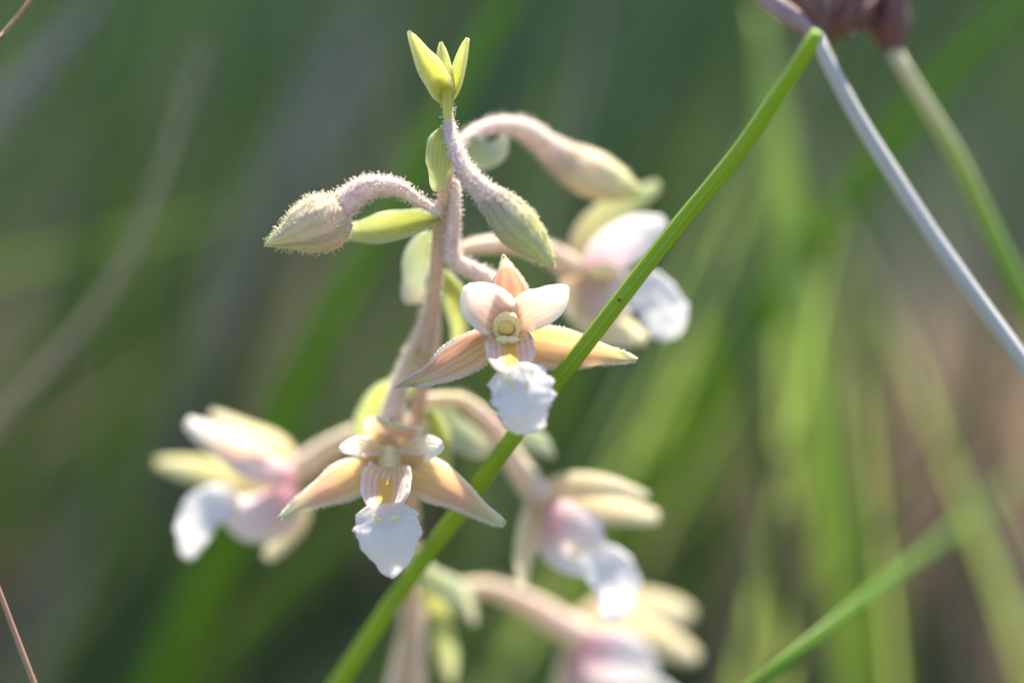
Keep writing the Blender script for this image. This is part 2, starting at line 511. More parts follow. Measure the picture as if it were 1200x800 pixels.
# grass and rush materials
def grass(name, a, b, trans=.35, rough=.4):
    return plain_mat(name, L4(*a), L4(*b), trans + .1, rough, 3.0, stretch=True, spec=.4, bstr=.2)
M['rush'] = plain_mat('rush_green', L4(.19, .31, .012), L4(.34, .46, .03), .38, .42, 2.2, stretch=True, spec=.35, bstr=.35,
                      along=[(0.90, 1.0, L4(.16, .34, .03))])
M['rush2'] = plain_mat('rush_light_green', L4(.16, .30, .03), L4(.22, .38, .05), .2, .45, 2.0, stretch=True, along=[(0.90, 0.96, L4(.34, .42, .10)), (.96, .985, L4(.55, .48, .34))])
M['rush_grey'] = plain_mat('rush_grey', L4(.17, .165, .165), L4(.50, .48, .46), .05, .5, 4.5, stretch=True, c=L4(.30, .27, .24), bstr=.5)
M['g_bright'] = grass('grass_bright', (.10, .215, .008), (.155, .29, .016))
M['g_mid'] = grass('grass_mid', (.052, .105, .026), (.085, .145, .038), .18)
M['g_leaf'] = grass('grass_leaf', (.07, .135, .015), (.11, .18, .022), .22)
M['g_dark'] = grass('grass_dark', (.022, .043, .024), (.04, .068, .036), .08)
M['g_olive'] = grass('grass_olive', (.08, .105, .03), (.12, .15, .045), .15)
M['g_pale'] = grass('grass_pale', (.34, .45, .09), (.44, .55, .13))
M['g_teal'] = grass('grass_teal', (.06, .115, .07), (.09, .15, .10), .2)
M['g_dry'] = grass('grass_dry', (.19, .165, .12), (.28, .25, .19), .12, .6)
M['g_straw'] = grass('grass_straw', (.32, .26, .20), (.48, .41, .33), .25, .6)
M['g_tan'] = grass('grass_tan', (.27, .18, .135), (.38, .27, .20), .15, .6)
M['g_grey'] = grass('grass_grey', (.20, .19, .17), (.30, .28, .26), .15, .6)
M['stick'] = grass('stick_brown', (.30, .16, .10), (.50, .32, .22), .1, .5)

# ------------------------------------------------------------------ ground, one sheet to the horizon
def build_ground():
    m = NT('ground_litter')
    g = m.n('ShaderNodeTexCoord').outputs['Object']
    n1 = m.n('ShaderNodeTexNoise', i_Vector=g, i_Scale=2.2, i_Detail=4.0).outputs[0]
    n2 = m.n('ShaderNodeTexNoise', i_Vector=g, i_Scale=45.0, i_Detail=8.0).outputs[0]
    a = m.ramp(n1, [(.35, L4(.022, .045, .014)), (.5, L4(.05, .07, .025)), (.62, L4(.13, .10, .065))])
    col = m.mix(m.math('MULTIPLY', n2, .6), a, L4(.09, .08, .05))
    mat = finish(m, col, 0, .9, .2, n2, .8, .02)
    V, F = [], []
    xs = sorted(set([-60, -25, -10, -5] + [i * .1 for i in range(-25, 26)] + [5, 10, 25, 60]))
    ys = sorted(set([-60, -25, -10, -5] + [i * .1 for i in range(-15, 36)] + [6, 10, 25, 60]))
    for y in ys:
        for x in xs:
            z = 0.012 * noise.noise(Vector((x * 2.5, y * 2.5, 0))) if abs(x) < 3 and -2 < y < 4 else 0
            V.append((x, y, z - .006))
    nx = len(xs)
    for j in range(len(ys) - 1):
        for i in range(nx - 1):
            k = j * nx + i
            F.append((k, k + 1, k + nx + 1, k + nx))
    o = mk('ground', V, F, mat)
    o['kind'] = 'structure'
build_ground()

def to_ground(path, reach=None):
    """continue a path (tip ... visible end) in a bending curve down to the soil"""
    a, b = path[-2], path[-1]
    t = (b - a).normalized()
    if t.z > -0.15: t = Vector((t.x, t.y, -0.15)).normalized()
    h = b.z
    flat = Vector((t.x, t.y, 0))
    k = h * 0.75
    p1 = b + t * (h * .35)
    g = Vector((b.x + flat.x * k, b.y + flat.y * k, 0.0))
    mid = p1.lerp(g, .5) + flat * (h * .06)
    return path + [p1, mid, g]

# ------------------------------------------------------------------ hero flower parts
def lerp3(a, b, t): return tuple(x + (y - x) * t for x, y in zip(a, b))

def bud_body(parent, axis, half, mat, roll=0.3, z=0, count=1500, hl=.4, hm='hair_y', seed=3, ridge=.10):
    """closed bud: three overlapping sepals wrapped round the axis. axis: px points base->tip; half: (t, px half-width)"""
    n, m = 26, 16
    c = spline([P(*p) for p in axis], n)
    geos = []
    for s in range(3):
        V, F, U = [], [], []
        ph0 = roll + s * 2 * math.pi / 3
        Nr = -FWD
        for i, p in enumerate(c):
            T = (c[min(i + 1, n)] - c[max(i - 1, 0)]).normalized()
            S = T.cross(Nr).normalized(); B = S.cross(T)
            t = i / n
            r = PX(sprof(half, t), z)
            for j in range(m + 1):
                u = -1 + 2 * j / m
                ph = ph0 + u * 1.22
                k = 1 + ridge * math.exp(-(u / .13) ** 2) * math.sin(math.pi * min(1, t * 1.1)) + .05 * (1 - u * u)
                k += (-.05 * (u - .7) * (u > .7) * 3)
                k += .035 * noise.noise(Vector((u * 2, t * 6, s + seed)))
                V.append(p + S * (math.cos(ph) * r * k) + B * (math.sin(ph) * r * k))
                U.append((j / m, t))
        for i in range(n):
            for j in range(m):
                a = i * (m + 1) + j
                F.append((a, a + 1, a + m + 2, a + m + 1))
        mk('sepal', V, F, mat, parent, U, solid=.12 * MM)
        geos.append((V, F, U))
    if count:
        hairs('gland_hairs', geos, count, hl, parent, M[hm], seed=seed)

base = P(470, 830, 24)
base = Vector((base.x - .006, base.y + .004, 0))
orchid = thing('orchid_plant', base, 'wild orchid spike of pink, cream and white flowers with hairy nodding buds', 'orchid')

# main stem
sp = [P(525, 118, 0), P(526, 160, 0), P(523, 215, 1.5), P(516, 260, 3), P(509, 340, 5.5), P(498, 420, 8), P(489, 500, 10), P(481, 600, 13), P(478, 700, 17), P(474, 800, 21)]
sp += [Vector((base.x, base.y - .002, .17)), Vector((base.x, base.y, .10)), Vector((base.x, base.y, -.004))]
geo = tube_geo(sp, [(0, PX(5)), (.05, PX(8)), (.15, PX(8.5)), (.4, PX(11)), (.6, PX(17)), (1, PX(20))], seg=14, n=110, wob=.06)
stem = mk('stem', *geo[:2], M['stem'], orchid, geo[2])
hairs('gland_hairs', [geo], 700, .3, stem, M['hair'], tmin=.0, tmax=.05, seed=5)
hairs('gland_hairs', [geo], 2600, .3, stem, M['hair'], tmin=.05, tmax=.5, seed=6)
# lower stem skin lighter: young shoots close to it
for pts, w, z in (([(512, 352, 7), (506, 410, 8), (498, 455, 9)], 9, 8),):
    g = tube_geo([P(*p) for p in pts], [(0, PX(4)), (.4, PX(w)), (1, PX(w * .7))], n=20)
    mk('stem_ridge', *g[:2], M['pedicel_bl'], orchid, g[2])

# top cluster of young leaves
petal('tip_leaf', [(524, 122, 0), (510, 96, -1), (494, 68, -2), (479, 37, -3)], [(0, 8), (.25, 29), (.5, 29), (.75, 17), (.93, 7), (1, 1)], M['tipleaf'], orchid, hint=(.3, 0, -1), cup=.8, thick=.3, seed=1)
petal('tip_leaf', [(525, 122, .5), (522, 95, 0), (519, 72, 0), (517, 50, .5)], [(0, 8), (.3, 19), (.6, 16), (.85, 9), (1, 2)], M['tipleaf'], orchid, hint=(0, 0, -1), cup=.6, thick=.3, seed=2)
petal('tip_leaf', [(526, 120, 1), (536, 98, 0), (543, 70, -.5), (548, 45, -1)], [(0, 8), (.3, 19), (.6, 16), (.85, 10), (1, 3)], M['tipleaf'], orchid, hint=(-.6, 0, -1), cup=.8, thick=.3, seed=3)
tube('tip_stalk', [P(524, 105, -1), P(524, 125, -1.2), P(526, 152, -1)], [(0, PX(7)), (.5, PX(5)), (1, PX(3.5))], M['tipleaf'], orchid, n=14)

# bracts
petal('bract', [(526, 146, 0), (518, 168, -1.2), (516, 192, -1.6), (514, 212, -.8), (516, 224, 0)], [(0, 8), (.3, 34), (.55, 34), (.8, 21), (.9, 19), (1, 15)], M['bract'], orchid, cup=-.45, ruf=.15, seed=4, thick=.25)
petal('bract', [(515, 255, 2), (480, 262, 2.5), (440, 270, 3), (392, 274, 4)], [(0, 12), (.25, 32), (.5, 36), (.8, 22), (1, 3)], M['bract'], orchid, hint=(0, -.2, -1), cup=.22, fold=.25, ruf=.25, seed=5, thick=.25)
petal('bract', [(540, 165, 6), (562, 182, 7), (582, 178, 8), (592, 160, 8)], [(0, 20), (.4, 38), (.75, 26), (1, 6)], M['bract_g'], orchid, hint=(0, .3, -1), cup=-.5, seed=6, thick=.25)
petal('bract', [(508, 275, 7), (490, 300, 8), (484, 330, 9), (484, 356, 9)], [(0, 30), (.4, 36), (.7, 26), (.9, 30), (1, 18)], M['bract_g'], orchid, hint=(.3, 0, -1), cup=.5, seed=7, thick=.25)
petal('bract', [(520, 318, 8), (534, 345, 9), (540, 380, 10), (532, 410, 11)], [(0, 12), (.4, 32), (.7, 22), (1, 4)], M['bract'], orchid, hint=(-.3, 0, -1), cup=.4, seed=8, thick=.25)
petal('bract', [(492, 450, 12), (455, 460, 13), (430, 490, 14), (420, 520, 15)], [(0, 12), (.4, 34), (.7, 28), (1, 8)], M['bract'], orchid, hint=(0, .3, -1), cup=.5, seed=9, thick=.25)
petal('bract', [(505, 470, 14), (530, 505, 15), (555, 522, 16), (578, 530, 16)], [(0, 22), (.5, 36), (.75, 32), (1, 10)], M['bract_g'], orchid, hint=(.2, -.4, -1), cup=.4, seed=10, thick=.25)
petal('bract', [(500, 480, 12), (512, 505, 12), (516, 540, 13), (522, 580, 14)], [(0, 18), (.4, 28), (.8, 16), (1, 4)], M['bract'], orchid, hint=(.2, 0, -1), cup=.4, seed=11, thick=.25)
petal('bract', [(490, 640, 20), (508, 700, 23), (520, 750, 25), (530, 800, 27)], [(0, 10), (.4, 24), (.75, 24), (1, 6)], M['bract'], orchid, hint=(.2, 0, -1), cup=.5, seed=12, thick=.25)
petal('bract', [(485, 660, 18), (510, 680, 20), (540, 700, 22), (556, 730, 23)], [(0, 12), (.5, 30), (1, 6)], M['bract_g'], orchid, hint=(.2, 0, -1), cup=.5, seed=13, thick=.25)
petal('bract', [(600, 505, 15), (625, 515, 16), (650, 535, 16)], [(0, 10), (.5, 24), (1, 5)], M['bract_g'], orchid, cup=.3, seed=14, thick=.25)

# buds --------------------------------------------------------------
def bud(path, radii, pm, z, hcount, seed, hl=.4, hm='hair', **kw):
    g = tube_geo([P(*p) for p in path], [(t, PX(r, z)) for t, r in radii], seg=18, n=44, ridges=6, ridge_amt=.09, wob=.08, twist=1.2, seed=seed)
    b = mk('bud', *g[:2], M[pm], orchid, g[2])
    if hcount: hairs('gland_hairs', [g], hcount, hl, b, M[hm], seed=seed)
    return b
b1 = bud([(516, 250, 1), (492, 236, .5), (462, 219, 0), (430, 220, -.5), (404, 238, -.5), (386, 256, -.5)], [(0, 5), (.15, 5.5), (.35, 8.5), (.6, 12.5), (.85, 15.5), (1, 19)], 'pedicel', 0, 1900, 21)
bud_body(b1, [(402, 246, -.5), (385, 256, -.5), (362, 266, -.5), (338, 276, -.5), (311, 287, -.5)], [(0, 20), (.12, 28), (.28, 32), (.5, 27), (.75, 14), (.93, 5), (1, 1.2)], M['bud1'], roll=1.3, count=1300, hl=.36, seed=22)
b2 = bud([(526, 146, -1), (534, 176, -2), (550, 207, -3), (576, 233, -3.5), (596, 252, -3.5)], [(0, 6.5), (.3, 8.5), (.55, 10.5), (.8, 15), (1, 21)], 'ped2', -2, 1900, 23, hl=.34)
bud_body(b2, [(574, 231, -3.5), (590, 246, -3.5), (609, 268, -3.5), (628, 289, -3.5), (648, 311, -3.5)], [(0, 14), (.2, 20), (.42, 23.5), (.65, 19), (.85, 10.5), (.96, 5), (1, 1)], M['bud2'], roll=1.75, count=1300, hl=.28, seed=24)
b3 = bud([(532, 178, 5), (552, 158, 7), (582, 147, 9), (615, 152, 11), (645, 174, 13), (672, 194, 14)], [(0, 6), (.25, 8), (.5, 11), (.8, 15), (1, 20)], 'pedicel', 8, 1400, 25)
bud_body(b3, [(650, 180, 13), (672, 194, 14), (697, 207, 14), (722, 217, 14), (752, 229, 14)], [(0, 14), (.2, 21), (.45, 25), (.7, 20), (.88, 11), (1, 2)], M['bud1'], roll=1.0, z=12, count=600, hl=.35, seed=26)

# flowers -----------------------------------------------------------
def flower(path, radii, mat, z, hcount=900, seed=1, label=None):
    g = tube_geo([P(*p) for p in path], [(t, PX(r, z)) for t, r in radii], seg=16, n=36, ridges=6, ridge_amt=.06, wob=.06, twist=1.0, seed=seed)
    f = mk('flower', *g[:2], M[mat], orchid, g[2])
    if hcount: hairs('gland_hairs', [g], hcount, .36, f, M['hair'], seed=seed)
    if label: f['label'] = label
    return f

# F1: the sharp centre flower
f1 = flower([(533, 212, 2), (532, 250, 2), (529, 285, 2.5), (533, 306, 3), (556, 318, 4), (580, 334, 4), (594, 366, 3)], [(0, 6), (.3, 8), (.5, 9.5), (.7, 10.5), (1, 14)], 'pedicel', 2, 1700, 31,
            'open flower in sharp focus with hanging frilled white lip')
petal('sepal', [(597, 376, 3), (597, 352, 3.5), (594, 325, 1.5), (590, 299, -1)], [(0, 26), (.25, 44), (.45, 45), (.7, 31), (.85, 14), (.93, 7), (1, 1)], M['dorsal'], f1, hint=(0, -.2, -1), cup=.55, seed=31, fringe=500)
petal('petal', [(595, 382, 1), (578, 366, -1), (562, 352, -2), (547, 334, -2.5)], [(0, 16), (.2, 42), (.45, 56), (.7, 54), (.9, 33), (1, 8)], M['petal'], f1, hint=(-.2, -.2, -1), cup=.35, seed=32, ruf=.12, skew=-.1)
petal('petal', [(598, 381, 1), (618, 366, 0), (642, 354, -1.5), (665, 336, -2.5)], [(0, 16), (.25, 42), (.5, 46), (.75, 38), (.92, 21), (1, 7)], M['petal'], f1, hint=(.3, -.1, -1), cup=.3, seed=33, ruf=.1, skew=.1)
petal('sepal', [(588, 392, 3), (560, 404, 2), (530, 421, 0), (498, 440, -1.5), (464, 453, -2.5)], [(0, 18), (.15, 34), (.35, 44), (.55, 39), (.75, 21), (.9, 9), (1, 1)], M['sepal_l'], f1, hint=(-.1, .3, -1), cup=.45, fold=.15, seed=34, ruf=.4, fringe=800)
petal('sepal', [(604, 392, 3), (628, 400, 2.2), (662, 406, 1.5), (700, 412, 1), (746, 422, 0)], [(0, 22), (.15, 40), (.35, 50), (.6, 38), (.8, 20), (.92, 10), (1, 2)], M['sepal_r'], f1, hint=(.15, .3, -1), cup=.4, fold=.12, seed=35, ruf=.32, fringe=800)
# lip: cup then frilled apron
petal('lip_cup', [(596, 392, 0), (597, 405, -1.5), (599, 421, -3.5), (601, 438, -5.2)], [(0, 40), (.3, 56), (.6, 57), (.85, 48), (1, 28)], M['cup'], f1, hint=(0, -.4, -1), cup=.32, fz=.2, seed=36, nl=30, nw=20)
petal('lip_apron', [(603, 428, -5.0), (607, 440, -5.8), (612, 462, -7.2), (614, 486, -7.6), (613, 509, -6.4)], [(0, 40), (.08, 62), (.22, 71), (.45, 73), (.66, 62), (.85, 47), (.94, 38), (.98, 28), (1, 14)], M['lip'], f1,
      hint=(0, -.15, -1), cup=-.16, frill=.20, fz=.10, ruf=.14, seed=37, nl=70, nw=34)
def lip_ridge(f, pts, w):
    g = tube_geo([P(*p) for p in pts], [(0, PX(w * .4)), (.5, PX(w)), (1, PX(w * .3))], seg=8, n=10, wob=.3)
    mk('lip_ridge', *g[:2], M['ridge'], f, g[2])
M['ridge'] = plain_mat('ridge_yellow', L4(.84, .66, .14), L4(.86, .76, .40), .3, .5, 900)
lip_ridge(f1, [(593, 444, -6.6), (599, 449, -7.0), (604, 456, -7.2)], 2.3)
lip_ridge(f1, [(622, 445, -6.6), (618, 448, -7.0), (614, 455, -7.2)], 1.8)
def column(f, cx, cy, z, s=1.0):
    pts = []
    for k in range(9):
        an = math.radians(-50 + 280 * k / 8)
        pts.append(P(cx + math.cos(an) * 13 * s, cy - math.sin(an) * 13.5 * s, z + 1.2 - .5 * math.sin(an)))
    g = tube_geo(pts, [(0, PX(3.5 * s)), (.25, PX(4.4 * s)), (.5, PX(6 * s)), (.75, PX(4.6 * s)), (1, PX(3.4 * s))], seg=14, n=40, wob=.28, hint=FWD, flat=1.3)
    mk('column', *g[:2], M['column_gold'], f, g[2])
    V, F = ball_geo(P(cx, cy - 2 * s, z + 2.0), PX(13 * s), PX(13 * s), PX(13 * s))
    ball_geo(P(cx, cy - 22 * s, z + 4), PX(12 * s), PX(20 * s), PX(13 * s), V=V, F=F)
    mk('column_base', V, F, M['column'], f)
    V, F = ball_geo(P(cx - 4.5 * s, cy + 14 * s, z + .9), PX(9 * s), PX(5.5 * s), PX(9 * s))
    ball_geo(P(cx + 6 * s, cy + 14 * s, z + .9), PX(9 * s), PX(5 * s), PX(9 * s), V=V, F=F)
    mk('stigma', V, F, M['column'], f)
    V, F = ball_geo(P(cx - 1 * s, cy - 2 * s, z + 1.0), PX(10.5 * s), PX(10 * s), PX(10 * s))
    mk('anther', V, F, M['anther_cap'], f)
    V, F = ball_geo(P(cx - 3 * s, cy + 3 * s, z + .55), PX(2.2 * s), PX(2.6 * s), PX(2 * s), n=8, m=6)  # small brown ball painting the dark of the pit in the column
    mk('pit_shade', V, F, M['pit'], f)
M['anther_cap'] = plain_mat('anther_cap', L4(.92, .72, .26), L4(.90, .62, .18), .3, .5, 1500)
M['column_gold'] = plain_mat('column_gold', L4(.94, .78, .40), L4(.94, .84, .54), .35, .55, 260)
M['pit'] = plain_mat('pit_brown', L4(.42, .20, .04), L4(.55, .30, .06), .1, .5, 900)
column(f1, 594, 384, -2.2)

# F2: the lower left flower facing the camera, slightly soft
f2 = flower([(506, 352, 7), (485, 405, 8), (470, 445, 8), (461, 480, 8), (458, 520, 8)], [(0, 6), (.3, 7), (.6, 9.5), (.85, 14), (1, 15)], 'pedicel_bl', 7, 1200, 41,
            'open flower with orange sepals spread like wings and white lip')
petal('sepal', [(458, 545, 8), (458, 525, 7.5), (459, 507, 5.5), (459, 491, 2.5)], [(0, 40), (.3, 62), (.6, 68), (.8, 40), (.93, 12), (1, 2)], M['sepal_o'], f2, hint=(0, -.3, -1), cup=-.25, ruf=.2, seed=41)
petal('petal', [(454, 548, 6), (438, 533, 4.5), (420, 523, 2.5), (399, 527, 0)], [(0, 20), (.3, 29), (.55, 27), (.8, 19), (.93, 12), (1, 4)], M['petal_2'], f2, hint=(-.1, -.3, -1), cup=-.25, seed=42)
petal('petal', [(460, 548, 6), (480, 534, 4.5), (500, 525, 2.5), (519, 525, .5)], [(0, 20), (.3, 33), (.6, 34), (.82, 24), (.94, 14), (1, 5)], M['petal_2'], f2, hint=(.1, -.3, -1), cup=-.25, seed=43)
petal('sepal', [(448, 546, 6), (415, 556, 4), (380, 574, 3), (350, 592, 2), (327, 608, 1)], [(0, 36), (.15, 46), (.38, 47), (.62, 32), (.82, 17), (1, 3)], M['sepal_o'], f2, hint=(-.1, .2, -1), cup=.5, fold=.1, ruf=.3, seed=44, fringe=600)
petal('sepal', [(466, 546, 6), (500, 556, 4), (532, 574, 3), (562, 596, 2), (592, 614, 1.5)], [(0, 36), (.15, 50), (.38, 51), (.62, 34), (.82, 20), (.95, 13), (1, 5)], M['sepal_o'], f2, hint=(.1, .2, -1), cup=.5, fold=.1, ruf=.3, seed=45, fringe=600)
petal('lip_cup', [(455, 548, 3), (453, 566, 1), (452, 584, -1), (452, 604, -2.6)], [(0, 44), (.3, 58), (.6, 58), (.85, 44), (1, 26)], M['cup'], f2, hint=(0, -.4, -1), cup=.36, fz=.15, seed=46, nl=30, nw=20)
petal('lip_apron', [(452, 590, -2.6), (453, 604, -3.4), (455, 626, -4.4), (457, 650, -4.4), (456, 675, -3.2)], [(0, 40), (.1, 68), (.28, 76), (.5, 72), (.7, 54), (.86, 34), (.95, 20), (1, 6)], M['lip'], f2,
      hint=(0, -.15, -1), cup=-.18, frill=.15, fz=.09, ruf=.12, seed=47, nl=60, nw=30)
lip_ridge(f2, [(436, 604, -3.9), (445, 609, -4.2), (450, 612, -4.3)], 2.2)
lip_ridge(f2, [(468, 603, -3.9), (461, 608, -4.2), (456, 612, -4.3)], 2.2)
V, F = ball_geo(P(457, 540, 5.5), PX(17), PX(20), PX(14))
ball_geo(P(456, 553, 4.6), PX(15), PX(15), PX(12), V=V, F=F)
mk('column', V, F, M['column_gold'], f2)

# F3: far left flower, side view, soft
ZOFF = 5
f3 = flower([(492, 492, 10), (440, 500, 13), (395, 520, 15), (355, 548, 17), (328, 566, 17)], [(0, 5), (.25, 8), (.55, 13), (.85, 16), (1, 16)], 'pedicel_bl', 14, 500, 51,
            'soft-focus flower at the far left with a pale lilac lip')
petal('sepal', [(345, 560, 18), (328, 528, 19), (292, 508, 19), (248, 483, 18)], [(0, 26), (.3, 44), (.6, 36), (.85, 20), (1, 8)], M['cream'], f3, hint=(-.3, .3, -1), cup=.5, seed=51)
petal('petal', [(330, 560, 15), (295, 540, 14), (258, 518, 13), (219, 493, 12)], [(0, 26), (.3, 42), (.6, 34), (.85, 26), (1, 12)], M['petal'], f3, hint=(-.3, -.1, -1), cup=.4, seed=52)
petal('sepal', [(325, 575, 20), (280, 566, 21), (235, 552, 21), (182, 542, 21)], [(0, 26), (.3, 46), (.6, 34), (.85, 22), (1, 10)], M['yellowish'], f3, cup=.3, seed=53)
petal('sepal', [(352, 575, 17), (347, 605, 17), (330, 632, 17), (312, 655, 17)], [(0, 24), (.4, 32), (.7, 26), (1, 10)], M['cream'], f3, cup=.4, seed=54)
petal('lip_cup', [(345, 568, 15), (318, 590, 13), (292, 598, 13), (262, 590, 13)], [(0, 34), (.3, 62), (.6, 66), (.85, 44), (1, 26)], M['cup_side'], f3, hint=(0, -.5, -1), cup=-.8, seed=55)
petal('petal', [(345, 562, 14), (322, 552, 13), (296, 546, 13), (272, 545, 13)], [(0, 18), (.4, 34), (.8, 26), (1, 8)], M['lilac'], f3, hint=(0, -.3, -1), cup=-.4, seed=56)
petal('lip_apron', [(278, 582, 13), (254, 590, 12), (232, 610, 12), (218, 653, 13)], [(0, 24), (.25, 50), (.45, 54), (.7, 42), (.9, 26), (1, 12)], M['lip'], f3, hint=(-.3, -.2, -1), cup=.15, frill=.22, fz=.14, ruf=.25, seed=57, nl=36, nw=20)

# F4: upper right flower behind the rush, soft
ZOFF = 3
f4 = flower([(518, 300, 6), (560, 288, 8), (608, 286, 11), (645, 298, 14), (676, 318, 15)], [(0, 6), (.25, 9), (.55, 11), (.85, 14), (1, 17)], 'pedicel_bl', 10, 600, 61,
            'soft-focus flower behind the green rush, seen from its side')
petal('sepal', [(682, 325, 17), (688, 280, 17), (718, 248, 17), (772, 216, 17)], [(0, 28), (.3, 44), (.6, 40), (.85, 22), (1, 10)], M['greenish'], f4, hint=(.3, .2, -1), cup=.4, seed=61)
petal('petal', [(692, 322, 14), (715, 296, 13), (745, 278, 12), (780, 260, 12)], [(0, 26), (.3, 50), (.6, 54), (.85, 36), (1, 14)], M['lilac'], f4, hint=(.2, -.1, -1), cup=.25, seed=62)
petal('sepal', [(672, 325, 13), (688, 358, 12), (716, 382, 12), (758, 398, 12)], [(0, 34), (.3, 56), (.6, 48), (.85, 28), (1, 10)], M['cream'], f4, hint=(.2, .2, -1), cup=.4, seed=63)
petal('sepal', [(676, 320, 19), (690, 345, 21), (690, 372, 22), (700, 390, 23)], [(0, 30), (.4, 46), (.8, 24), (1, 8)], M['cream'], f4, cup=.3, seed=67)
petal('lip_cup', [(686, 318, 14), (706, 336, 12), (724, 342, 11), (744, 338, 11)], [(0, 34), (.35, 66), (.7, 60), (1, 30)], M['cup_side'], f4, hint=(.2, -.3, -1), cup=-.5, seed=64)
petal('lip_apron', [(732, 330, 11), (752, 338, 10.5), (772, 356, 10.5), (786, 398, 11)], [(0, 28), (.25, 56), (.55, 60), (.8, 48), (.93, 34), (1, 18)], M['lip'], f4, hint=(.2, -.2, -1), cup=.1, frill=.22, fz=.14, ruf=.25, seed=65, nl=36, nw=20)
V, F = ball_geo(P(706, 318, 12), PX(20), PX(11), PX(12))
mk('column', V, F, M['column'], f4)

# F5: lower right flower in profile, soft
ZOFF = 3.5
f5 = flower([(497, 468, 9), (540, 470, 11), (578, 500, 12), (606, 545, 13), (636, 588, 13)], [(0, 6), (.25, 9), (.55, 11), (.85, 15), (1, 17)], 'pedicel_bl', 12, 600, 71,
            'soft-focus flower in profile with a magenta throat, right of the rush')
petal('sepal', [(632, 590, 14), (660, 570, 13), (705, 567, 12), (760, 580, 11.5)], [(0, 30), (.3, 34), (.6, 27), (.85, 15), (1, 7)], M['cream'], f5, hint=(.1, -.4, -1), cup=-.5, seed=71)
petal('sepal', [(640, 592, 16), (680, 592, 16), (725, 598, 16), (772, 606, 16)], [(0, 26), (.3, 38), (.6, 32), (.85, 24), (1, 12)], M['cream'], f5, hint=(.1, .1, -1), cup=.3, seed=72)
petal('sepal', [(630, 585, 12), (622, 620, 12), (614, 655, 12), (612, 694, 13)], [(0, 24), (.3, 30), (.6, 23), (.85, 12), (1, 3)], M['cream'], f5, hint=(-.2, 0, -1), cup=.4, seed=73)
petal('petal', [(634, 600, 12), (656, 606, 11), (682, 616, 10.5), (706, 634, 10.5)], [(0, 28), (.3, 46), (.65, 46), (.9, 26), (1, 8)], M['cup_side'], f5, hint=(.1, -.2, -1), cup=-.4, seed=74)
petal('lip_cup', [(640, 615, 14), (652, 634, 13), (668, 650, 12), (690, 662, 12)], [(0, 30), (.4, 46), (.8, 38), (1, 24)], M['lilac'], f5, hint=(.1, -.2, -1), cup=-.4, seed=75)
petal('lip_apron', [(670, 640, 12), (700, 658, 11), (722, 684, 11), (714, 728, 12)], [(0, 30), (.25, 46), (.5, 62), (.75, 50), (.9, 34), (1, 16)], M['lip'], f5, hint=(.3, -.2, -1), cup=.12, frill=.25, fz=.16, ruf=.3, seed=76, nl=40, nw=22)

# F6: lowest flower, cut by the lower edge of the picture, very soft
ZOFF = 6
f6 = flower([(482, 735, 17), (520, 700, 19), (566, 688, 21), (620, 708, 23), (684, 748, 24)], [(0, 5), (.25, 8), (.55, 12), (.85, 17), (1, 20)], 'pedicel_bl', 20, 400, 81,
            'lowest flower, very soft, with blurred pink throat')
petal('sepal', [(678, 733, 26), (715, 716, 27), (760, 712, 28), (812, 720, 28)], [(0, 30), (.3, 46), (.6, 42), (.85, 32), (1, 12)], M['cream'], f6, cup=.3, seed=81)
petal('sepal', [(690, 748, 25), (735, 740, 25), (775, 750, 25), (818, 772, 25)], [(0, 30), (.3, 50), (.6, 40), (.85, 28), (1, 12)], M['cream'], f6, cup=.3, seed=82)
petal('petal', [(682, 753, 22), (705, 766, 21), (735, 774, 20), (770, 788, 20)], [(0, 40), (.3, 66), (.65, 60), (1, 12)], M['lilac'], f6, cup=-.3, seed=83)
petal('lip_cup', [(675, 753, 24), (690, 788, 23), (715, 813, 22), (745, 826, 22)], [(0, 40), (.4, 80), (.8, 60), (1, 30)], M['cup_side'], f6, cup=-.4, seed=84)
petal('lip_apron', [(740, 818, 22), (765, 828, 21), (785, 853, 21), (780, 893, 22)], [(0, 30), (.3, 66), (.6, 66), (1, 16)], M['lip'], f6, cup=-.3, frill=.2, seed=85)
petal('sepal', [(672, 758, 24), (668, 803, 24), (660, 838, 24), (655, 868, 24)], [(0, 30), (.4, 40), (1, 6)], M['cream'], f6, cup=.3, seed=86)
# F7: seed-set flower hugging the stem at the very bottom
ZOFF = 6
f7 = flower([(480, 690, 15), (484, 735, 16), (478, 780, 17), (472, 830, 18)], [(0, 8), (.3, 14), (.7, 20), (1, 24)], 'pedicel_bl', 17, 300, 91, 'blurred pink ovary hanging close to the stem at the bottom')
petal('sepal', [(472, 825, 18), (460, 850, 17), (440, 880, 16)], [(0, 24), (.5, 40), (1, 6)], M['cream'], f7, seed=91)
petal('sepal', [(472, 825, 18), (485, 855, 17), (500, 885, 16)], [(0, 24), (.5, 40), (1, 6)], M['cream'], f7, seed=92)
ZOFF = 0
# stem leaves low down, out of the picture
for a, h in ((0.4, .10), (2.6, .06), (4.6, .03)):
    p0 = Vector((base.x, base.y, h))
    d = Vector((math.cos(a), math.sin(a) * .6 - .2, 0))
    pts = [p0, p0 + d * .02 + Vector((0, 0, .03)), p0 + d * .05 + Vector((0, 0, .045)), p0 + d * .09 + Vector((0, 0, .03))]
    g = tube_geo(pts, [(0, .004), (.3, .009), (.7, .007), (1, .0005)], seg=10, n=16, flat=.08, hint=Vector((0, 0, 1)))
    mk('leaf', *g[:2], M['g_mid'], orchid, g[2])

# ------------------------------------------------------------------ rushes
def rush_root(path): return Vector((path[-1].x, path[-1].y, 0))
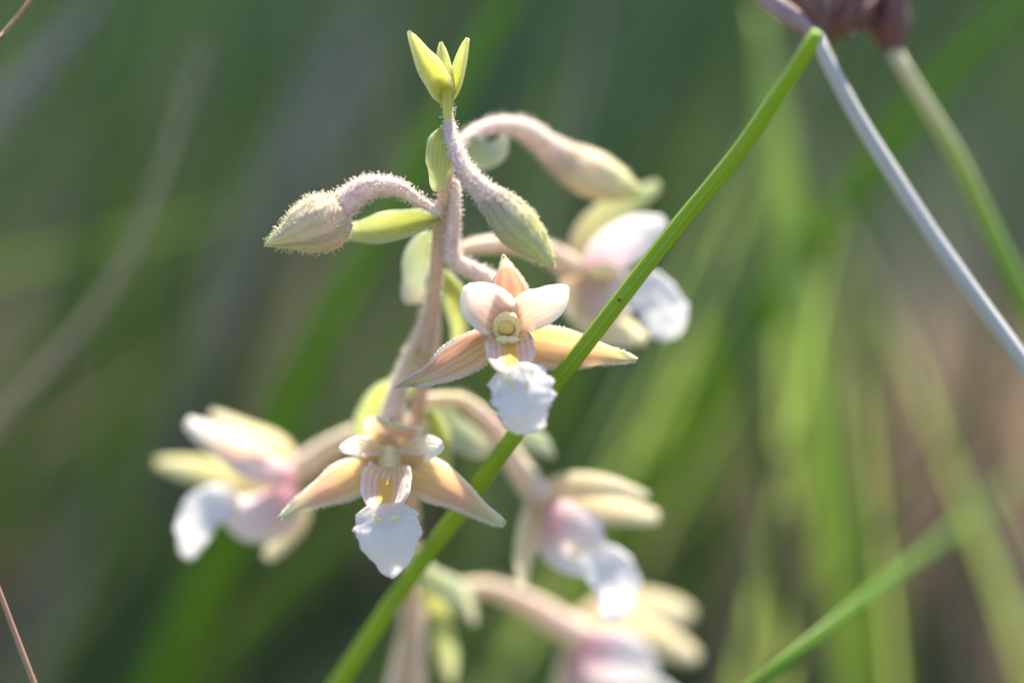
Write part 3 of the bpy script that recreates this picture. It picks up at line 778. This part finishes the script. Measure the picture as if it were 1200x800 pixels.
# the sharp green rush crossing the picture
pth = [P(958, 38, -10), P(930, 84, -8), P(870, 172, -4.5), P(800, 258, -2.6), P(735, 340, -2.2), P(680, 412, -1.2), P(625, 480, 1), P(590, 528, 3), P(548, 586, 7), P(500, 650, 10), P(455, 712, 12.5), P(400, 795, 15)]
pth = to_ground(pth)
r1 = thing('green_rush', rush_root(pth), 'bright green rush stem slanting across the orchid in sharp focus', 'rush')
def rstops(path, r0, r1_, tip):
    return [(0, tip), (.012, r0 * .8), (.03, r0), (1, r1_)]
g = tube_geo(pth, [(0, PX(7)), (.004, PX(8.8)), (.02, PX(9)), (.2, PX(10.2)), (.45, PX(12.2)), (.7, PX(18)), (1, PX(20))], seg=44, n=150, wob=.05, ridges=11, ridge_amt=.028)
rs = mk('stem', *g[:2], M['rush'], r1, g[2])
M['speck'] = plain_mat('speck_dark', L4(.05, .035, .02), L4(.12, .08, .03), 0, .7, 900)
for x, y, z, r in ((726, 351, -3.2, 2.6), (684, 396, -2.55, 1.3)):
    V, F = ball_geo(P(x, y, z), PX(r), PX(r * .9), PX(.9), n=8, m=5)
    mk('speck', V, F, M['speck'], r1)

M['spk'] = plain_mat('spikelet_brown', L4(.09, .035, .03), L4(.18, .08, .07), .1, .5, 180, c=L4(.14, .08, .09), bstr=.5)
M['spk2'] = plain_mat('spikelet_mauve', L4(.16, .10, .11), L4(.34, .24, .24), .1, .5, 180, c=L4(.30, .18, .16))
def spikelet(root, a, b, r, mat, z, n=4, seed=0):
    """seed spikelet made of overlapping pointed glumes"""
    A, B = P(*a), P(*b)
    ax = (B - A)
    rnd = random.Random(seed)
    V, F, U = tube_geo([A, A.lerp(B, .5) + Vector((0, 0, .001)), B], [(0, PX(r * .4, z)), (.35, PX(r, z)), (.7, PX(r * .75, z)), (1, PX(r * .08, z))], seg=10, n=12, wob=.15, seed=seed)
    for k in range(n):
        t0 = .05 + .16 * k
        s = Vector((rnd.uniform(-1, 1), rnd.uniform(-1, 1), rnd.uniform(-1, 1))).cross(ax).normalized()
        p0 = A.lerp(B, t0); p1 = A.lerp(B, t0 + .25) + s * PX(r, z) * 1.1; p2 = A.lerp(B, min(1.1, t0 + .5)) + s * PX(r, z) * .9
        v, f, u = tube_geo([p0, p1, p2], [(0, PX(r * .3, z)), (.5, PX(r * .6, z)), (1, PX(r * .05, z))], seg=8, n=8, flat=.3, hint=s)
        k0 = len(V)
        V += v; U += u; F += [tuple(i + k0 for i in ff) for ff in f]
    mk('spikelet', V, F, mat, root, U)

# grey dry rush with dark seed head
pth = to_ground([P(952, 36, 9), P(978, 88, 8.5), P(1014, 152, 8), P(1062, 228, 7.5), P(1110, 300, 7), P(1160, 370, 6.5), P(1215, 446, 6), P(1290, 550, 6)])
r2 = thing('grey_rush', rush_root(pth), 'dry blue-grey rush stem with a dark seed head, top right', 'rush')
g = tube_geo(pth, [(0, PX(9)), (.05, PX(10)), (.3, PX(11)), (1, PX(14))], seg=28, n=130, wob=.13, ridges=7, ridge_amt=.05)
mk('stem', *g[:2], M['rush_grey'], r2, g[2])
g = tube_geo([P(958, 44, 9), P(930, 22, 8), P(905, 4, 8), P(870, -26, 9), P(820, -60, 10)], [(0, PX(9)), (.3, PX(13)), (.6, PX(10)), (1, PX(2))], seg=10, n=24, flat=.6)
mk('bract', *g[:2], M['spk2'], r2, g[2])
for k, (a, b, r) in enumerate((((955, 42, 11), (935, -40, 12), 16), ((960, 42, 12), (968, -60, 13), 20), ((966, 44, 13), (1000, -50, 13), 20), ((972, 46, 14), (1034, -30, 15), 20),
                               ((965, 44, 16), (985, -70, 18), 22), ((960, 40, 9), (950, -55, 9), 12))):
    spikelet(r2, a, b, r, M['spk'], 12, seed=k)
# green rush with its own head
pth = to_ground([P(1046, 58, 16), P(1078, 112, 17), P(1118, 178, 19), P(1152, 250, 21), P(1185, 320, 23), P(1230, 420, 26), P(1290, 540, 30)])
r3 = thing('seeding_rush', rush_root(pth), 'light green rush stem with straw-coloured neck under a brown seed head', 'rush')
g = tube_geo(pth[::-1], [(0, PX(16)), (.7, PX(12.5)), (.93, PX(11)), (1, PX(9.5))], seg=14, n=100, wob=.05)
mk('stem', *g[:2], M['rush2'], r3, g[2])
for k, (a, b, r) in enumerate((((1042, 62, 17), (1010, -40, 18), 20), ((1046, 62, 17), (1030, -60, 17), 20), ((1048, 62, 16), (1052, -40, 15), 17), ((1044, 60, 19), (990, -30, 21), 18))):
    spikelet(r3, a, b, r, M['spk2'] if k % 2 else M['spk'], 17, seed=20 + k)

# sharp little stalks at the left edge
for (pts, r, lab) in (([(52, -22, 3), (38, -4, 3), (16, 26, 3), (-8, 52, 3), (-60, 105, 3)], 4.6, 'thin reddish brown dry stalk in the top left corner'),
                      ([(-60, 560, -3), (-20, 645, -3), (2, 700, -3), (20, 748, -3), (42, 806, -3), (80, 900, -2)], 4.6, 'thin straw-coloured dry stalk at the bottom left corner')):
    pth = to_ground([P(*p) for p in pts])
    g = tube_geo(pth, [(0, PX(2.5)), (.1, PX(r * .8)), (.3, PX(r)), (1, PX(r * 1.2))], seg=8, n=80, wob=.12)
    o = mk('dry_stalk', *g[:2], M['stick'], None, g[2], origin=rush_root(pth))
    tag(o, lab, 'stalk', 'dry stalks at the left edge')

# ------------------------------------------------------------------ blurred blades behind
def blade(name, pts, w, mat, label, cat='grass blade', flat=.18, hint=None, tipw=.1, taper=.1, group='blurred blades behind the orchid', ext=True):
    path = [P(*p) for p in pts]
    if ext: path = to_ground(path)
    z = sum(p[2] for p in pts) / len(pts)
    h = CV(*(hint or (.2, -.2, -1)))
    g = tube_geo(path, [(0, PX(w * .5 * tipw, z)), (taper, PX(w * .4, z)), (taper + .15, PX(w * .5, z)), (.7, PX(w * .5, z)), (1, PX(w * .35, z))], seg=10, n=50, flat=flat, hint=h, wob=.05)
    o = mk(name, *g[:2], M[mat], None, g[2], origin=rush_root(path))
    return tag(o, label, cat, group)

G = 'blurred blades behind the orchid'
blade('grass_blade', [(690, -160, 58), (612, -30, 58), (560, 62, 58), (490, 190, 59), (415, 325, 61), (345, 455, 64), (290, 580, 70)], 40, 'g_bright', 'bright green blade slanting from the top centre down behind the left bud')
blade('grass_blade', [(1290, -110, 62), (1195, 0, 62), (1100, 100, 62), (1000, 225, 64), (905, 350, 68), (820, 465, 74), (760, 580, 82)], 42, 'g_bright', 'broad green blade slanting from the top right corner behind both rushes')
blade('grass_blade', [(888, 10, 66), (905, 130, 66), (920, 250, 66), (946, 400, 67), (975, 600, 72), (1005, 800, 80)], 60, 'g_pale', 'wide pale yellow-green leaf standing upright behind the grey rush')
blade('grass_blade', [(1300, 480, 150), (1235, 530, 105), (1170, 580, 70), (1110, 627, 46), (1045, 676, 28), (960, 743, 14), (890, 798, 9), (820, 850, 6)], 21, 'g_bright', 'green blade entering from the lower edge at the right, sharp at its foot', taper=.4)
blade('grass_blade', [(880, 230, 110), (820, 360, 112), (760, 470, 115), (700, 600, 120), (660, 700, 125)], 120, 'g_teal', 'wide bluish-green leaf behind the frilled centre lip')
blade('grass_blade', [(420, 480, 130), (340, 560, 130), (250, 660, 135), (160, 790, 140)], 75, 'g_mid', 'dull green blade below the far left flower')
blade('grass_blade', [(820, -60, 140), (760, 60, 140), (720, 200, 140), (680, 360, 145)], 80, 'g_mid', 'mid green blade behind the upper right bud')
blade('grass_blade', [(690, -60, 170), (735, 60, 170), (790, 190, 170), (830, 300, 175)], 50, 'g_olive', 'olive brown blade near the top, right of the buds')
blade('grass_blade', [(930, 60, 120), (960, 150, 120), (1010, 270, 125), (1050, 400, 130)], 36, 'g_dry', 'pale straw blade between the two long rushes')
blade('grass_blade', [(860, 560, 100), (830, 640, 105), (790, 730, 110), (740, 830, 115)], 60, 'g_dark', 'wide dark blade low down right of the lowest flower')
blade('grass_blade', [(1260, 400, 45), (1180, 452, 45), (1110, 520, 46), (1060, 580, 47), (1015, 640, 48), (960, 720, 50)], 9, 'g_olive', 'thin arching yellow-green blade over the tan patch')
blade('grass_blade', [(240, 50, 44), (222, 110, 44), (185, 215, 44), (145, 310, 44), (90, 390, 45), (10, 478, 46), (-60, 560, 48)], 13, 'g_straw', 'straw-grey bent blade curving down to the left edge')
blade('grass_blade', [(216, 90, 40), (200, 160, 40), (164, 265, 40), (122, 345, 41), (64, 420, 42), (-20, 500, 44)], 9, 'g_straw', 'thin grey blade running beside the bent straw blade')
blade('grass_blade', [(150, -60, 70), (95, 20, 70), (40, 85, 70), (-20, 150, 72), (-90, 230, 75)], 48, 'g_grey', 'grey blade across the top left corner')
blade('grass_blade', [(470, -60, 140), (400, 90, 140), (310, 260, 142), (230, 420, 146)], 60, 'g_grey', 'broad dull grey-beige blade left of the stem')
blade('grass_blade', [(300, 240, 90), (240, 258, 90), (120, 285, 90), (-20, 322, 95), (-90, 350, 100)], 16, 'g_pale', 'pale bluish blade lying nearly level at the left')
blade('grass_blade', [(120, -80, 190), (150, 100, 190), (140, 300, 195), (110, 500, 200)], 90, 'g_mid', 'upright green blade in the left background')
blade('grass_blade', [(260, -80, 210), (265, 100, 210), (250, 260, 215), (200, 460, 220)], 80, 'g_mid', 'second upright green blade in the left background')
blade('grass_blade', [(1000, 420, 200), (1010, 560, 200), (1020, 700, 205)], 60, 'g_olive', 'dim olive blade above the lower right green blade')

blade('grass_blade', [(850, 280, 60), (878, 420, 60), (905, 550, 63), (930, 700, 68)], 32, 'g_dark', 'dark narrow blade painted in for the shaded gap left of the pale upright leaf')  # dark strip added where only a shaded gap lies between blades
blade('grass_blade', [(1000, 380, 70), (996, 540, 72), (1018, 720, 78)], 28, 'g_dark', 'dark blade painted in for the shaded gap between the pale leaf and the tan patch')  # second dark strip, its colour is the shade of a gap
blade('grass_blade', [(905, -40, 70), (850, 50, 70), (792, 170, 70), (735, 300, 72), (690, 420, 76)], 26, 'g_leaf', 'narrow green blade running behind and parallel to the sharp rush')
blade('grass_blade', [(1006, 180, 60), (1026, 320, 60), (1034, 480, 63), (1030, 620, 68)], 14, 'g_leaf', 'narrow green blade beside the grey rush stem')
blade('grass_blade', [(930, 120, 45), (972, 215, 46), (1020, 310, 47), (1078, 420, 50), (1120, 520, 54)], 7, 'g_straw', 'hair-thin straw line sloping parallel to the grey rush')
blade('grass_blade', [(480, 560, 80), (400, 640, 80), (310, 720, 84), (220, 820, 90)], 36, 'g_leaf', 'green blade behind the white lip of the lower left open flower')
blade('grass_blade', [(900, 560, 70), (850, 640, 70), (795, 730, 74), (750, 820, 78)], 22, 'g_leaf', 'green blade right of the lowest flower')
blade('grass_blade', [(360, 160, 80), (318, 300, 82), (262, 440, 86), (200, 580, 92)], 40, 'g_dark', 'dark blade passing behind the left bud')
blade('grass_blade', [(706, -60, 80), (690, 60, 80), (664, 180, 82), (640, 320, 86)], 20, 'g_grey', 'grey stalk above the upper right bud')
blade('grass_blade', [(205, -60, 85), (165, 90, 85), (112, 260, 88), (50, 430, 92)], 34, 'g_leaf', 'green blade beside the bent straw blade')
blade('grass_blade', [(340, -60, 95), (305, 80, 95), (262, 230, 98), (205, 400, 104)], 30, 'g_leaf', 'green blade in the upper left, right of the bent straw blade')
blade('grass_blade', [(1190, 120, 90), (1180, 220, 92), (1165, 330, 96), (1150, 470, 102)], 30, 'g_dark', 'dark blade behind the light green rush')

# ------------------------------------------------------------------ the mass of grass behind, uncountable
def mass(name, mat, specs, seed, label):
    rnd = random.Random(seed)
    V, F, U = [], [], []
    for (cx, cy, z0, z1, spx, n, w, lean) in specs:
        for _ in range(n):
            z = rnd.uniform(z0, z1)
            top = P(cx + rnd.gauss(0, spx), cy + rnd.gauss(0, spx * .8), z)
            if top.z < .03: top.z = .03 + rnd.random() * .08
            top.z = min(top.z, .45)
            lx = lean + rnd.gauss(0, .35)
            foot = Vector((top.x - lx * top.z, top.y + rnd.gauss(0, .25) * top.z, -.003))
            mid = foot.lerp(top, .55) + Vector((-lx * .12 * top.z, 0, .06 * top.z))
            c = spline([foot, mid, top], 6)
            ang = rnd.uniform(-.9, .9)
            S = Vector((math.cos(ang), math.sin(ang), 0))
            ww = w * MM * rnd.uniform(.6, 1.4)
            k0 = len(V)
            for i, p in enumerate(c):
                t = i / 6
                r = ww * .5 * (1 - t ** 3 * .97)
                Nn = Vector((-S.y, S.x, 0))
                V += [p - S * r, p + Nn * r * .35, p + S * r]
                U += [(0, t), (.5, t), (1, t)]
            for i in range(6):
                a = k0 + i * 3
                F += [(a, a + 1, a + 4, a + 3), (a + 1, a + 2, a + 5, a + 4)]
    o = mk(name, V, F, M[mat], None, U)
    o['kind'] = 'stuff'; o['label'] = label; o['category'] = 'grass'
    return o
# centre px, centre py, depth range mm, spread px, count, width mm, lean
mass('green_grass', 'g_mid', [(300, 150, 230, 700, 320, 120, 6, .5), (800, 300, 230, 700, 350, 120, 6, .5), (500, 500, 250, 900, 420, 60, 6, .3), (600, 100, 600, 2400, 600, 500, 7, .2)], 1, 'dense blurred green grass filling the background')
mass('dark_grass', 'g_dark', [(500, 300, 200, 900, 400, 560, 7, .5), (200, 600, 200, 700, 260, 420, 7, .5), (900, 600, 200, 600, 260, 420, 7, .3), (760, 560, 100, 200, 90, 40, 6, .3), (1040, 690, 80, 170, 110, 80, 5, .15), (860, 620, 90, 170, 60, 24, 5, .2), (600, 200, 600, 2400, 700, 1000, 8, .2)], 2, 'dark blurred grass deep in the background')  # very dark green puts the shade between blades into the colour
mass('bright_grass', 'g_leaf', [(950, 250, 180, 400, 90, 30, 5, .4), (480, 500, 200, 500, 160, 24, 5, .6), (120, 150, 300, 600, 100, 30, 6, .3), (900, 400, 200, 500, 130, 30, 6, .3)], 3, 'brighter blurred grass tufts in the background')
mass('fine_green_grass', 'g_leaf', [(250, 50, 80, 190, 260, 10, 2.6, .65), (600, 0, 80, 190, 200, 8, 2.8, .6), (950, 80, 70, 150, 150, 14, 2.6, .35), (1150, 250, 70, 150, 90, 8, 2.6, .15), (800, 500, 80, 150, 140, 3, 2.6, .5)], 6, 'thin sunlit blades of grass crossing behind the orchid')
mass('fine_dull_grass', 'g_olive', [(200, 100, 70, 170, 240, 8, 2.6, .6), (560, 60, 70, 170, 200, 6, 2.4, .5), (950, 150, 70, 150, 140, 8, 2.2, .2), (1000, 500, 70, 150, 140, 3, 2.2, .3)], 7, 'thin olive blades of grass crossing behind the orchid')
mass('fine_dry_grass', 'g_dry', [(150, 150, 80, 170, 200, 5, 1.7, .7), (500, 150, 80, 170, 220, 4, 1.7, .6), (1000, 200, 70, 170, 120, 9, 1.7, .1), (1100, 450, 70, 190, 100, 14, 2, .2), (620, 560, 70, 150, 120, 4, 1.7, .4)], 8, 'thin straw stalks crossing behind the orchid')
mass('pale_grass', 'g_pale', [(925, 130, 50, 75, 20, 4, 1.9, -.04), (960, 230, 48, 75, 24, 5, 1.8, -.03), (1010, 330, 42, 70, 20, 3, 1.5, -.1)], 9, 'pale yellow-green sunlit tuft between the rushes')
mass('dead_grass', 'g_tan', [(1115, 430, 110, 260, 45, 240, 6, .0), (1120, 400, 180, 400, 60, 120, 6, .1), (30, 390, 200, 450, 80, 90, 6, .2), (330, 250, 200, 450, 60, 40, 5, .5), (600, 500, 300, 900, 400, 40, 4, .3)], 4, 'tan dead grass patch blurred at the right')
mass('grey_grass', 'g_grey', [(400, 200, 250, 500, 160, 60, 6, .6), (700, 650, 200, 500, 160, 12, 5, .4), (1050, 700, 250, 500, 120, 60, 6, .2), (1150, 200, 300, 600, 130, 40, 6, .2)], 5, 'dull grey dead grass blurred in the background')
# turf around and in front of the camera, so the place goes on outside the picture
def turf():
    rnd = random.Random(11)
    V, F, U = [], [], []
    for _ in range(5200):
        a = rnd.uniform(0, 6.283); r = .25 + 2.6 * rnd.random() ** .8
        x, y = r * math.cos(a), .2 + r * math.sin(a)
        if abs(x) < .25 and -.75 < y < .12: continue
        h = rnd.uniform(.05, .16); l = rnd.gauss(0, .4); m_ = rnd.gauss(0, .4)
        S = Vector((rnd.gauss(0, 1), rnd.gauss(0, 1), 0)).normalized() * rnd.uniform(.0012, .003)
        k0 = len(V)
        for i in range(5):
            t = i / 4
            p = Vector((x + l * h * t * t, y + m_ * h * t * t, h * t - .003))
            s = S * (1 - t ** 2 * .95)
            V += [p - s, p + s]; U += [(0, t), (1, t)]
        for i in range(4):
            q = k0 + i * 2
            F.append((q, q + 1, q + 3, q + 2))
    o = mk('turf', V, F, M['g_mid'], None, U)
    o['kind'] = 'stuff'; o['label'] = 'short green turf growing around the orchid'; o['category'] = 'grass'
turf()
for o in sc.objects:
    if '_o' in o:
        del o['_o']
